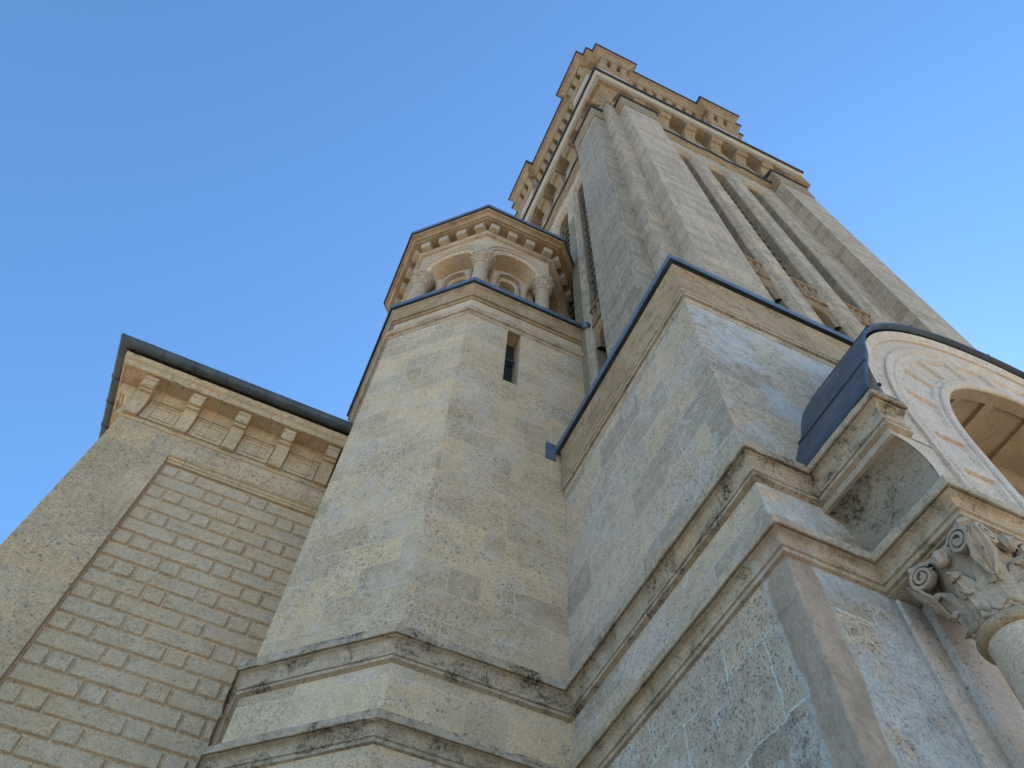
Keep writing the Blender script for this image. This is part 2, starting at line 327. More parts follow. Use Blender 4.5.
def cove(p0, z0, p1, z1, n=6, conv=False):
    """quarter curve between two profile points; hollow by default"""
    out = []
    for i in range(n + 1):
        a = math.pi / 2 * i / n
        if conv: out.append((p0 + (p1 - p0) * math.sin(a), z0 + (z1 - z0) * (1 - math.cos(a))))
        else: out.append((p0 + (p1 - p0) * (1 - math.cos(a)), z0 + (z1 - z0) * math.sin(a)))
    return out

def outline(uc, r, z0, zs, n=14):
    """left jamb up, round head, right jamb down: list of (u, z)"""
    pts = [(uc - r, z0), (uc - r, zs)]
    pts += [(uc - r * math.cos(math.pi * i / n), zs + r * math.sin(math.pi * i / n)) for i in range(1, n)]
    return pts + [(uc + r, zs), (uc + r, z0)]

def arch_panel(mb, fr, u0, u1, z0, z1, uc, r, zs, steps, oz0=None, n=14, back=False):
    """flat wall piece with a round-headed opening. steps [(radius shrink, v)]: first is the front face."""
    oz0 = z0 if oz0 is None else oz0
    o = outline(uc, r, oz0, zs, n); v0 = steps[0][1]
    outer = []
    for i, (u, z) in enumerate(o):
        if i <= 1: outer.append((u0, z if i else oz0))
        elif i >= len(o) - 2: outer.append((u1, z if i == len(o) - 2 else oz0))
        else:
            t = (i - 1) / n; outer.append((u0 + (u1 - u0) * t, z1))
    mb.grid([[fr(u, v0, z) for u, z in outer], [fr(u, v0, z) for u, z in o]])
    mb.add([fr(u0, v0, zs), fr(u0, v0, z1), fr(*(outer[2][0], v0, z1)), fr(o[1][0], v0, o[1][1])], [(0, 1, 2)]) if False else None
    if oz0 > z0: mb.add([fr(u0, v0, z0), fr(u1, v0, z0), fr(u1, v0, oz0), fr(u0, v0, oz0)], [(0, 1, 2, 3)])
    # corner fills between jamb line and head
    mb.add([fr(u0, v0, zs), fr(u0, v0, z1), fr(outer[2][0], v0, z1)], [(0, 1, 2)])
    mb.add([fr(u1, v0, zs), fr(u1, v0, z1), fr(outer[-3][0], v0, z1)], [(0, 1, 2)])
    rows = [[fr(u, v, z) for u, z in outline(uc, r - s, oz0, zs, n)] for s, v in steps]
    mb.grid(rows)
    if back:
        mb.add(rows[-1], [tuple(range(len(rows[-1])))])
    return mb

# ------------------------------------------------------------------ ground (one sheet to the horizon)
g = MB().add([(-900, -900, G), (900, -900, G), (900, 900, G), (-900, 900, G)], [(0, 1, 2, 3)]).build('ground', 'ground', fix=False)
g['kind'] = 'structure'; g['label'] = 'pale gravel ground around the church'

# ------------------------------------------------------------------ base block under the tower
base = thing('tower_base', 'pale patched stone base block at right, with sharp corner, two mouldings and lead coping', 'base building')
PL = (3.0, 5.74); PC = (3.0, 2.55); PR = (11.5, 2.55)
bq = [(3.0, 2.55), (11.5, 2.55), (11.5, 11), (3.0, 11)]
MB().prism(bq, G, 4.2).build('lower_wall', 'base_rough', base, bevel=0.014)
MB().prism(bq, 4.2, 9.38).build('upper_wall', 'base', base, bevel=0.014)
bpath = [(0.01, 5.74), PL, PC, PR]      # first point only steers the mitre
S1 = [(-.02, 4.92), (0.006, 4.925), (0.02, 4.935), (0.045, 4.94), (0.052, 4.965), (0.028, 4.972), (0.026, 4.985), (0.05, 4.992), (0.052, 5.012), (0.030, 5.02)] + cove(0.032, 5.03, 0.098, 5.165) + [(0.098, 5.19), (0.114, 5.19), (0.116, 5.175), (0.13, 5.178), (0.132, 5.27), (0.12, 5.285), (0.0, 5.345), (-.02, 5.345)]
S2 = [(-.02, 4.08), (0.004, 4.085), (0.03, 4.09), (0.032, 4.125), (0.05, 4.13), (0.052, 4.155), (0.035, 4.162), (0.037, 4.172)] + cove(0.04, 4.178, 0.100, 4.24, 5) + [(0.100, 4.262), (0.114, 4.262), (0.116, 4.246), (0.13, 4.248), (0.132, 4.325), (0.12, 4.335), (0.0, 4.385), (-.02, 4.385)]
PX = 3.60       # porch cornice plane
bpath1 = [(0.01, 5.74), PL, PC, (3.60, 2.55), (3.60, 1.73)]
bpath2 = [(0.01, 5.74), PL, PC, (3.83, 2.55), (3.83, 1.79)]
moulding('upper_string_course', S1, bpath1, 'trim_crust', base, step=0.05, jit=0.004, chip=0.012, seg=(1, 3))
moulding('lower_string_course', S2, bpath2, 'trim', base, step=0.05, jit=0.003, chip=0.012, seg=(1, 3))
CN = [(-.02, 8.46), (0.004, 8.465), (0.02, 8.50), (0.02, 8.545), (0.006, 8.55), (0.006, 8.565), (0.05, 8.57), (0.056, 8.60), (0.03, 8.608), (0.03, 8.625), (0.062, 8.635), (0.066, 8.66)]
CN2 = [(-.02, 8.655), (0.058, 8.66)] + cove(0.058, 8.67, 0.100, 9.33, 8) + [(0.102, 9.35), (0.05, 9.355), (0.05, 9.40), (-.02, 9.40)]
moulding('cornice_bead', CN, bpath[:], 'trim', base, step=0.08, jit=0.003, seg=(1, 3))
moulding('cornice', CN2, bpath[:], 'ochre_trim', base, step=0.1, jit=0.002, seg=(1, 3))
cap = [(0.04, 9.44), (0.140, 9.44), (0.145, 9.385), (0.156, 9.385), (0.162, 9.50), (0.15, 9.512), (-.6, 9.66)]
moulding('lead_coping', cap, [(3.0, 6.2), (3.0, 2.55), (11.5, 2.55)], 'lead', base, step=0.5, jit=0.004, smooth=30)
MB().extrude([(0.0, 9.22), (0.02, 9.22), (0.02, 9.30), (.02, 9.62), (0, 9.62)], 2.70, 2.86, frame(0, 5.738, 1, 0)).build('lead_flashing', 'lead', base)
MB().prism([(3.5, 3.1), (11.4, 3.1), (11.4, 11), (3.5, 11)], 9.37, 9.62).build('roof', 'lead_dark', base)

# ------------------------------------------------------------------ bell tower
tower = thing('bell_tower', 'tall square stone bell tower with corner buttresses and heavy cornices, rising highest', 'tower')
TX, TY, TW = 3.45, 3.00, 7.37
side_fr = {'R': frame(TX, TY, 1, 0), 'L': frame(TX, TY + TW, 0, -1), 'B': frame(TX + TW, TY + TW, -1, 0), 'E': frame(TX + TW, TY, 0, 1)}
cents = {'R': [2.295, 3.56, 4.825], 'L': [TW - 4.615, TW - 3.35, TW - 2.085], 'B': [2.42, 3.685, 4.95], 'E': [2.42, 3.685, 4.95]}
PI_ = 1.265
wall = MB()
for k, fr in side_fr.items():
    cs = cents[k]; a, b = cs[0] - PI_ / 2, cs[-1] + PI_ / 2
    for u0, u1 in ((0, a), (b, TW)):
        wall.add([fr(u0, 0, 9), fr(u1, 0, 9), fr(u1, 0, 24.45), fr(u0, 0, 24.45)], [(0, 1, 2, 3)])
    wall.add([fr(0, 0, 24.45), fr(TW, 0, 24.45), fr(TW, 0, 28.3), fr(0, 0, 28.3)], [(0, 1, 2, 3)])
    for c in cs:
        arch_panel(wall, fr, c - PI_ / 2, c + PI_ / 2, 9, 24.45, c, 0.465, 23.42, [(0, 0), (0.012, -.02), (0.04, -.022), (0.06, -.05), (0.11, -.10), (0.12, -.125), (0.125, -.14)], n=16)
wall.build('wall', 'tower', tower)
for k, fr in side_fr.items():
    for c in cents[k]:
        w = MB()
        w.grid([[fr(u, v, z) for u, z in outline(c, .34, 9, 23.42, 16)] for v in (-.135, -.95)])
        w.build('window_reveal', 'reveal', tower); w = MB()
        # back of the opening
        w.add([fr(c - .33, -.94, 9), fr(c + .33, -.94, 9), fr(c + .33, -.94, 24), fr(c - .33, -.94, 24)], [(0, 1, 2, 3)])
        wo = w.build('window', 'dark', tower)
        if k in 'RL':
            lv = MB(); z = 14.9
            while z < 23.4:
                lv.extrude([(-.30, z - .02), (-.27, z + .01), (-.72, z + .36), (-.75, z + .33)], c - .312, c + .312, fr)
                lv.extrude([(-.24, z + .02), (-.20, z + .02), (-.20, z + .12), (-.24, z + .12)], c - .312, c - .25, fr)
                z += 0.46
            for z in (10.4, 11.1, 11.8, 12.5):
                lv.extrude([(-.30, z - .02), (-.27, z + .01), (-.72, z + .36), (-.75, z + .33)], c - .312, c + .312, fr)
            lv.build('louvre', 'louvre', wo)
        tr = MB()
        arch_panel(tr, fr, c - .345, c + .345, 12.9, 13.80, c, 0.29, 13.30, [(0, -.13), (0.03, -.16), (0.05, -.17), (0.05, -.55)], n=12)
        tr.box(c - .34, c + .34, -.7, -.30, 13.80, 14.62, fr)
        tr.box(c - .345, c + .345, -.299, -.09, 13.802, 13.88, fr); tr.box(c - .345, c + .345, -.299, -.07, 14.50, 14.60, fr)
        tr.build('transom', 'tower_trim', wo, smooth=30)
        if k in 'RL':
            bl = MB()
            for i in range(4):
                u = c - .255 + .17 * i; x, y, _ = fr(u, -.155, 0)
                bl.lathe([(0.0, 13.885), (.05, 13.89), (.06, 13.96), (.075, 14.08), (.06, 14.25), (.05, 14.38), (.066, 14.44), (.066, 14.495), (0.0, 14.497)], x, y, 12)
            bl.build('balustrade', 'tower_trim', wo, smooth=50)
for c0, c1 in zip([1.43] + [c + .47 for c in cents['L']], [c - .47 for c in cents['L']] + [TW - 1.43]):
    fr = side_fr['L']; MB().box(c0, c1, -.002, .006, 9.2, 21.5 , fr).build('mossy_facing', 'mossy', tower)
# buttresses: two to a corner
bw = 1.15; off = 0.315
def buttress(fr, u0, u1, wm='tower', H=24.45):
    b = MB().box(u0, u1, -.2, .35, 8.9, H, fr); o = b.build('buttress', wm, tower, bevel=0.01)
    c = MB().extrude([(-.2, H), (.365, H), (.385, H + .08), (.40, H + 1.16), (-.2, H + 1.16)], u0 - .035, u1 + .035, fr); c.build('buttress_cap', 'tower_trim', o)
    l = MB().extrude([(-.2, H + 1.162), (.45, H + 1.162), (.455, H + 1.24), (-.2, H + 1.6)], u0 - .085, u1 + .085, fr); l.build('lead_cap', 'lead_dark', o)
for k, fr in side_fr.items():
    if k == 'R': u = ((0.32, 1.47), (5.835, 7.055))
    elif k == 'L': u = ((0.315, 1.465), (TW - 1.43, TW - 0.31))
    else: u = ((0.315, 1.465), (TW - 1.465, TW - .315))
    for a, b in u: buttress(fr, a, b, 'tower_shade_lichen' if k == 'L' else 'tower')
# string course that lifts a little over each window head
for k, fr in side_fr.items():
    prof = [(-.01, 24.62), (.02, 24.63), (.03, 24.72), (.06, 24.74)] + cove(.06, 24.75, .12, 24.92, 4) + [(.125, 25.02), (-.01, 25.02)]
    lp = [(-.01, 25.022), (.17, 25.022), (.175, 25.09), (-.01, 25.20)]
    lo, hi = (1.47, 5.86) if k == 'R' else (1.465, TW - 1.42)
    for nm, pf, mt in (('string_course', prof, 'tower_trim'), ('string_lead', lp, 'lead_dark')):
        m = MB(); rows = []
        for j in range(61):
            u = lo + (hi - lo) * j / 60
            dz = 0.10 * max(math.cos((u - c) / PI_ * 2 * math.pi) for c in cents[k][:1])
            rows.append([fr(u, v, z + dz) for v, z in pf])
        m.grid(rows); m.build(nm, mt, tower, smooth=35)
# corbel table
npitch = 0.985
for k, fr in side_fr.items():
    mid = 3.56 if k == 'R' else (TW - 3.56 if k == 'L' else TW / 2)
    ct = MB(); us = [mid + (i - 3) * npitch for i in range(7)]; ZB = 27.05; ra = .285
    for c in us:
        arch_panel(ct, fr, c - npitch / 2, c + npitch / 2, ZB, 28.02, c, ra, 27.40, [(0, .43), (.03, .41), (.05, .40), (.05, .0)], n=12)
        for s0, s1 in ((c - npitch / 2, c - ra + .05), (c + ra - .05, c + npitch / 2)):
            ct.add([fr(s0, .43, ZB), fr(s1, .43, ZB), fr(s1, -.01, ZB), fr(s0, -.01, ZB)], [(0, 1, 2, 3)])
    lo, hi = us[0] - npitch / 2, us[-1] + npitch / 2
    e_ = .425 if k in 'RB' else 0.0; ct.box(-e_, lo + .002, -.01, .428, ZB, 28.0, fr); ct.box(hi - .002, TW + e_, -.01, .428, ZB, 28.0, fr)
    ct.build('arched_corbel_table', 'tower_trim', tower, smooth=35)
    for i in range(8):
        u = mid + (i - 3.5) * npitch
        if u < 0.55 or u > TW - .55: continue
        cb = MB().extrude([(-.02, 25.9), (.09, 25.92), (.12, 26.05), (.10, 26.1), (.13, 26.4), (.20, 26.66), (.28, 26.78), (.31, 26.76), (.38, 26.82), (.41, 26.92), (.41, ZB + .01), (-.02, ZB + .01)], u - .20, u + .20, fr)
        cb.build('corbel', 'tower_trim', tower, bevel=0.015)
# corner consoles
for cx, cy, sx, sy in ((TX, TY, -1, -1), (TX + TW, TY, 1, -1), (TX, TY + TW, -1, 1), (TX + TW, TY + TW, 1, 1)):
    cc = MB(); zs_ = [(.0, 25.9), (.06, 25.92), (.07, 26.08), (.03, 26.12), (.05, 26.4), (.12, 26.65), (.18, 26.75), (.18, 26.82), (.28, 26.95), (.30, ZB + .002), (.38, ZB + .012)]
    rows = []
    for p, z in zs_:
        w = 0.16 + .6 * p; xs2 = (cx + sx * p, cx - sx * w); ys2 = (cy + sy * p, cy - sy * w)
        rows.append([(xs2[0], ys2[0], z), (xs2[1], ys2[0], z), (xs2[1], ys2[1], z), (xs2[0], ys2[1], z)])
    cc.grid(rows, closed=True); cc.add(rows[0], [(0, 1, 2, 3)])
    cc.build('corner_console', 'tower_trim', tower)
tsq = lambda p=0: [(TX - p, TY - p), (TX + TW + p, TY - p), (TX + TW + p, TY + TW + p), (TX - p, TY + TW + p)]
MC = [(-.02, 28.0), (.44, 28.0), (.445, 28.13)] + cove(.445, 28.14, .48, 28.32, 4) + [(.49, 28.33), (.495, 28.5), (.47, 28.52), (-.02, 28.6)]
moulding('main_cornice', MC, tsq(), 'pale_trim', tower, closed=True)
moulding('cornice_lead', [(.3, 28.54), (.56, 28.54), (.565, 28.68), (-.3, 28.95)], tsq(), 'lead_dark', tower, closed=True)
# attic storey: set back from the main cornice, with a pair of shallow blocks at each corner
IN = -.25
ax0, ax1, ay0, ay1 = TX - IN, TX + TW + IN, TY - IN, TY + TW + IN
def plus(q, a=0.10, b=1.40):
    pts = []; L = TW + 2 * IN
    def s(o, d, n):
        for t, v in ((0, 0), (a, 0), (a, q), (b, q), (b, 0), (L - b, 0), (L - b, q), (L - a, q), (L - a, 0)):
            pts.append((o[0] + d[0] * t + n[0] * v, o[1] + d[1] * t + n[1] * v))
    s((ax0, ay0), (1, 0), (0, -1)); s((ax1, ay0), (0, 1), (1, 0)); s((ax1, ay1), (-1, 0), (0, 1)); s((ax0, ay1), (0, -1), (-1, 0))
    return pts
blkpath = plus(.32)
MB().prism(tsq(IN - .01), 28.3, 36.9).build('attic_wall', 'tower', tower)
MB().prism(blkpath, 28.6, 37.2).build('attic_block', 'tower', tower)
moulding('attic_architrave', [(-.1, 35.2), (.03, 35.2), (.06, 35.25), (.08, 35.45), (.12, 35.5), (.12, 35.62), (-.1, 35.64)], blkpath, 'tower_trim', tower, closed=True)
moulding('attic_cornice', [(-.1, 36.75), (.30, 36.76), (.32, 36.85), (.36, 36.9), (.38, 37.1)] + cove(.39, 37.12, .52, 37.42, 5) + [(.55, 37.45), (.56, 37.62), (-.1, 37.62)], plus(.32, .32 , 1.2), 'tower_trim', tower, closed=True)
moulding('attic_lead', [(-.1, 37.63), (.61, 37.63), (.62, 37.78), (-.2, 38.0)], plus(.32, .32, 1.2), 'lead_dark', tower, closed=True)
MB().prism(tsq(.05), 37.5, 37.9).build('attic_roof', 'lead_dark', tower)
for k in 'RL':
    fr = side_fr[k]
    def brk(u, v): MB().extrude([(v - .02, 35.65), (v + .08, 35.66), (v + .12, 35.8), (v + .10, 35.95), (v + .14, 36.2), (v + .24, 36.4), (v + .27, 36.45), (v + .27, 36.755), (v - .02, 36.755)], u - .15, u + .15, fr).build('attic_bracket', 'tower_trim', tower, bevel=0.03)
    for base_u in (0.35, TW - 1.65):
        for t in (.17, .65, 1.13): brk(base_u + t, .07)
    for i in range(8): brk(1.95 + i * (TW - 3.9) / 7, IN)

# ------------------------------------------------------------------ stair turret
tur = thing('stair_turret', 'octagonal stone stair turret with slit window and open columned stage under a lead roof', 'turret')
OC = (1.966, 7.696); AP = 1.956
def octo(ap, z=None):
    r = ap / math.cos(R_(22.5)); return [(OC[0] + r * math.cos(R_(22.5 + 45 * i)), OC[1] + r * math.sin(R_(22.5 + 45 * i))) for i in range(8)]
tp = [(0.01, 8.9), (0.01, 6.886), (1.156, 5.74), (3.0, 5.74)]
sh = MB()
x0, x1, wz0, wz1 = 1.93, 2.19, 10.95, 12.86
for a, b, z0, z1 in (((0.01, 9.6), (0.01, 6.886), G, 14.0), ((0.01, 6.886), (1.156, 5.74), G, 14.0)):
    sh.add([(a[0], a[1], z0), (b[0], b[1], z0), (b[0], b[1], z1), (a[0], a[1], z1)], [(0, 1, 2, 3)])
F2 = frame(0, 5.74, 1, 0)
for a, b, z0, z1 in ((1.156, x0, G, 14.0), (x1, 3.5, G, 14.0), (x0, x1, G, wz0), (x0, x1, wz1, 14.0)):
    sh.add([F2(a, 0, z0), F2(b, 0, z0), F2(b, 0, z1), F2(a, 0, z1)], [(0, 1, 2, 3)])
for q in (((x0, wz0), (x0, wz1)), ((x0, wz1), (x1, wz1)), ((x1, wz1), (x1, wz0)), ((x1, wz0), (x0, wz0))):
    sh.add([F2(q[0][0], 0, q[0][1]), F2(q[1][0], 0, q[1][1]), F2(q[1][0], -.45, q[1][1]), F2(q[0][0], -.45, q[0][1])], [(0, 1, 2, 3)])
sh.build('shaft', 'turret', tur, bevel=0.012)
sw = MB().box(x0 - .05, x1 + .05, -.36, -.30, wz0 - .05, wz1 + .05, F2).build('slit_window', 'dark', tur)
MB().box(x0, x1, -.22, -.19, 12.05, 12.12, F2).build('window_bar', 'iron', sw)
fullp = tp[:3] + [(3.0, 5.74), (3.0, 2.55)]
moulding('upper_string_course', S1, fullp, 'trim_crust', tur, step=0.05, jit=0.006, chip=0.02, seg=(0, 3))
moulding('lower_string_course', S2, fullp, 'trim_crust', tur, step=0.05, jit=0.005, chip=0.02, seg=(0, 3))
bp_ = [(0.01, 9.6), (0.01, 6.886), (1.156, 5.74), (3.44, 5.74)]
moulding('belt_moulding', [(-.02, 12.83), (.012, 12.84), (.025, 12.88), (.03, 12.91), (.065, 12.92), (.085, 12.95), (.085, 12.99), (.05, 13.0), (.05, 13.03), (.07, 13.04), (.07, 13.08), (-.02, 13.10)], bp_, 'trim', tur, step=.1, jit=.003)
moulding('belt_cornice', [(-.02, 13.48), (.03, 13.49), (.045, 13.53), (.02, 13.54), (.02, 13.56), (.07, 13.57), (.08, 13.62)] + cove(.08, 13.63, .15, 13.86, 6) + [(.155, 13.9), (.1, 13.905), (.1, 13.94), (-.02, 13.94)], bp_, 'ochre_trim', tur, step=.15, jit=.003)
moulding('belt_lead', [(.05, 13.975), (.185, 13.975), (.19, 13.94), (.20, 13.94), (.212, 14.05), (.19, 14.07), (-1.0, 14.5)], bp_, 'lead', tur, smooth=30)
MB().lathe([(0, 13.86), (.07, 13.88), (.095, 13.97), (.07, 14.08), (0, 14.1)], 3.47, 5.52, 16).build('lead_knob', 'lead', tur, smooth=60)
# core behind the columns
core = MB(); apc = AP - .46; cp = octo(apc); sl = 2 * apc * math.tan(R_(22.5))
windows = []
for i in range(8):
    a, b = cp[i], cp[(i + 1) % 8]; fr = frame(a[0], a[1], b[0] - a[0], b[1] - a[1])
    arch_panel(core, fr, 0, sl, 14.1, 17.3, sl / 2, .24, 16.15, [(0, 0), (.03, -.03), (.05, -.04), (.05, -.3)], oz0=14.3, n=10)
    windows.append(fr)
co = core.build('core_wall', 'turret', tur, smooth=30)
wq = MB()
for fr in windows:
    wq.add([fr(sl / 2 - .32, -.28, 14.2), fr(sl / 2 + .32, -.28, 14.2), fr(sl / 2 + .32, -.28, 16.4), fr(sl / 2 - .32, -.28, 16.4)], [(0, 1, 2, 3)])
wq.build('core_opening', 'dark', tur)
for fr in windows:                       # small shafts flanking each opening
    for sgn in (-1, 1):
        x, y, _ = fr(sl / 2 + sgn * .36, .06, 0)
        c = MB().lathe([(.07, 14.2), (.07, 15.76), (.09, 15.79), (.07, 15.82), (.09, 15.92), (.12, 16.04), (.13, 16.06), (.13, 16.14), (0, 16.14)], x, y, 14).build('colonnette', 'pale_trim', tur, smooth=40)
    ar = MB(); rows = []
    for s_, v in ((.12, 0), (.12, .10), (0, .10), (0, 0)):
        rows.append([fr(u, v, z) for u, z in outline(sl / 2, .26 + s_, 16.10, 16.15, 12)])
    ar.grid(rows); ar.build('inner_arch', 'pale_trim', tur, smooth=35)
# outer arcade
arc = MB(); op = octo(AP - .03); so = 2 * (AP - .03) * math.tan(R_(22.5))
rings = []
for i in range(8):
    a, b = op[i], op[(i + 1) % 8]; fr = frame(a[0], a[1], b[0] - a[0], b[1] - a[1])
    arch_panel(arc, fr, 0, so, 16.22, 17.5, so / 2, .58, 16.30, [(0, 0), (.05, -.03), (.07, -.04), (.07, -.44)], n=18)
    rings.append(fr)
    arc.add([fr(0, 0, 16.22), fr(so / 2 - .58, 0, 16.22), fr(so / 2 - .51, -.44, 16.22), fr(0, -.44, 16.22)], [(0, 1, 2, 3)])
    arc.add([fr(so, 0, 16.22), fr(so / 2 + .58, 0, 16.22), fr(so / 2 + .51, -.44, 16.22), fr(so, -.44, 16.22)], [(0, 1, 2, 3)])
arc.build('arcade_wall', 'turret', tur, smooth=35)
for fr in rings:
    m = MB(); rows = []
    for r, v in ((.62, -.01), (.62, .02), (.66, .035), (.69, .035), (.71, .06), (.74, .06), (.74, -.01)):
        n = 22; rows.append([fr(so / 2 - r * math.cos(math.pi * j / n), v, 16.30 + r * math.sin(math.pi * j / n)) for j in range(n + 1)])
    m.grid(rows); m.build('hood_mould', 'pale_trim', tur, smooth=30)
def leafring(mb, cx, cy, n, r0, z0, h, w, out, phase=0.0, drop=0.35, lobes=3):
    for i in range(n):
        a0 = 2 * math.pi * (i + phase) / n; rows = []
        N, K = 10, 6
        for j in range(N + 1):
            t = j / N
            zz = z0 + h * (t if t < .8 else .8 + (t - .8) * (1 - 2.2 * drop)) ; zz -= h * drop * max(0, t - .82) * 2
            rr = r0 + out * (t ** 2.6) + .006
            wd = w * (0.75 + .5 * math.sin(math.pi * min(1, t * 1.05)) ** .7) * (1 - .85 * t ** 5) * (1 + .22 * abs(math.sin(t * math.pi * lobes)))
            row = []
            for k in range(-K, K + 1):
                s = k / K
                rk = rr - .35 * w * s * s * (0.3 + t) + .012 * math.cos(s * math.pi * 4) * (w / .12) * .5 + (.015 * (1 - abs(s) * 6) if abs(s) < .16 else 0)
                ang = a0 + s * wd / max(rr, .05)
                row.append((cx + rk * math.cos(ang), cy + rk * math.sin(ang), zz - .10 * h * s * s))
            rows.append(row)
        mb.grid(rows)
    return mb
ccs = octo(AP - .20)
for (cx, cy) in ccs:
    c = MB().lathe([(.16, 14.1), (.152, 15.700), (.155, 15.730), (.19, 15.750), (.19, 15.790), (.16, 15.810)], cx, cy, 24).build('arcade_column', 'pale_trim', tur, smooth=35)
    k = MB().lathe([(.155, 15.800), (.165, 15.900), (.20, 16.020), (.25, 16.090), (.27, 16.110)], cx, cy, 20)
    k.prism([(cx + .27 * math.cos(R_(22.5 + 45 * q)) / math.cos(R_(22.5)), cy + .27 * math.sin(R_(22.5 + 45 * q)) / math.cos(R_(22.5))) for q in range(8)], 16.110, 16.230)
    ko = k.build('capital', 'pale_trim', c, smooth=35)
    l = leafring(MB(), cx, cy, 8, .165, 15.810, .2, .05, .055, .5); leafring(l, cx, cy, 8, .18, 15.900, .18, .045, .07)
    l.build('carved_leaves', 'trim', c, smooth=60, solid=.012, fix=False)
moulding('frieze_moulding', [(-.1, 17.28), (.02, 17.28), (.05, 17.30), (.06, 17.36), (.08, 17.38), (-.1, 17.38)], octo(AP), 'trim', tur, closed=True)
MB().prism(octo(AP - .02), 17.2, 17.75).build('frieze', 'turret', tur)
for i in range(8):
    a, b = octo(AP)[i], octo(AP)[(i + 1) % 8]; L = 2 * AP * math.tan(R_(22.5)); fr = frame(a[0], a[1], b[0] - a[0], b[1] - a[1])
    for j in range(4):
        u = L / 2 + (j - 1.5) * .455
        MB().box(u - .115, u + .115, -.05, .21, 17.39, 17.652, fr).build('dentil', 'pale_trim', tur, bevel=0.02)
moulding('top_cornice', [(-.1, 17.65), (.27, 17.65), (.275, 17.69), (.25, 17.70), (.25, 17.72), (.31, 17.725)] + cove(.31, 17.73, .42, 17.83, 5) + [(.425, 17.89), (.36, 17.895), (.36, 17.92), (-.1, 17.92)], octo(AP), 'ochre_trim', tur, closed=True)
moulding('top_lead', [(.3, 17.96), (.452, 17.96), (.455, 17.91), (.465, 17.91), (.475, 18.02), (.45, 18.04), (-1.8, 18.9)], octo(AP), 'lead', tur, closed=True, smooth=30)

# ------------------------------------------------------------------ wing at the left
wing = thing('church_wing', 'stone church wing at left with bossed block panel, scrolled brackets and zinc gutter', 'building')
WY = 8.4; WX = -3.34
WF = frame(0, WY, 1, 0); wb = MB()
for a, b, z0, z1 in ((WX, -2.37, G, 10.9), (-2.37, 3.4, 9.57, 10.9)):
    wb.add([WF(a, 0, z0), WF(b, 0, z0), WF(b, 0, z1), WF(a, 0, z1)], [(0, 1, 2, 3)])
wb.add([WF(-2.37, 0, G), WF(-2.37, -.1, G), WF(-2.37, -.1, 9.57), WF(-2.37, 0, 9.57)], [(0, 1, 2, 3)])
wb.add([WF(-2.37, 0, 9.57), WF(3.4, 0, 9.57), WF(3.4, -.1, 9.57), WF(-2.37, -.1, 9.57)], [(0, 1, 2, 3)])
wb.add([WF(-2.37, -.1, G), WF(3.4, -.1, G), WF(3.4, -.1, 9.57), WF(-2.37, -.1, 9.57)], [(0, 1, 2, 3)])
wb.add([(WX, 17, G), (WX, WY, G), (WX, WY, 10.9), (WX, 17, 10.9)], [(0, 1, 2, 3)])
wb.add([(WX, 17, G), (3.4, 17, G), (3.4, 17, 10.9), (WX, 17, 10.9)], [(0, 1, 2, 3)])
wb.build('wall', 'wing', wing, bevel=0.012)
MB().extrude([(-.11, 9.44), (-.055, 9.445), (-.05, 9.48), (-.03, 9.49), (-.02, 9.53), (.004, 9.54), (.02, 9.56), (.02, 9.60), (-.11, 9.60)], -2.366, 3.3, WF).build('panel_moulding', 'wing_trim', wing, bevel=.004)
# bossed blocks, laid long-short, each with chamfered edges and its own slight tilt
bk = MB(); rh = .2485; row = 0; z = 9.42 - rh
while z > 1.2:
    per = 1.115; st = (-1.604 if row % 2 else -2.11) - per * 3; x = st
    u = x; seq = []
    while u < 2.2:
        seq.append((u, u + .27)); seq.append((u + .27, u + per)); u += per
    for a, b in seq:
        jit_ = random.uniform(-.02, .02) * 0.5
        a2, b2 = max(a, -2.362), b
        if b2 - a2 < .07: continue
        g_, ch = .007, .022; zz0, zz1 = z + g_, z + rh - g_; aa, bb = a2 + g_, b2 - g_; v = -.1; d = .032 + random.uniform(-.004, .006)
        ti = random.uniform(-.003, .003)
        vs = [WF(aa, v - .01, zz0), WF(bb, v - .01, zz0), WF(bb, v - .01, zz1), WF(aa, v - .01, zz1),
              WF(aa + ch, v + d + ti, zz0 + ch), WF(bb - ch, v + d - ti, zz0 + ch), WF(bb - ch, v + d - ti, zz1 - ch), WF(aa + ch, v + d + ti, zz1 - ch)]
        bk.add(vs, [(4, 5, 6, 7), (0, 1, 5, 4), (1, 2, 6, 5), (2, 3, 7, 6), (3, 0, 4, 7)])
    z -= rh; row += 1
bk.build('bossed_block_panel', 'brick_stone', wing, bevel=.007)
wpath = [(WX, 17), (WX, WY), (3.3, WY)]
moulding('bracket_ledge', [(-.02, 9.99), (.015, 9.995), (.03, 10.02), (.03, 10.045), (-.02, 10.05)], wpath, 'wing_trim', wing)
moulding('frieze_moulding', [(-.02, 10.60), (.03, 10.61), (.035, 10.65), (.06, 10.68), (.07, 10.74), (.09, 10.80), (-.02, 10.81)], wpath, 'wing_trim', wing)
moulding('corona', [(-.02, 10.80), (.355, 10.80), (.36, 10.78), (.395, 10.78), (.40, 10.89), (.41, 10.90)] + cove(.415, 10.905, .455, 10.985, 5, True) + [(.465, 11.01), (-.02, 11.01)], wpath, 'wing_trim', wing, step=.035, jit=.003, chip=.012)
BR = [(-.01, 10.045), (.105, 10.045), (.11, 10.10), (.085, 10.115), (.08, 10.13), (.085, 10.25), (.11, 10.38), (.155, 10.48), (.185, 10.53), (.20, 10.515), (.225, 10.52), (.24, 10.545), (.245, 10.57), (.255, 10.555), (.285, 10.56), (.305, 10.60), (.31, 10.64), (.31, 10.70), (.33, 10.705), (.33, 10.798), (-.01, 10.798)]
xs = [-3.235 + .777 * i for i in range(9)]
fs = frame(WX, WY, 0, -1)
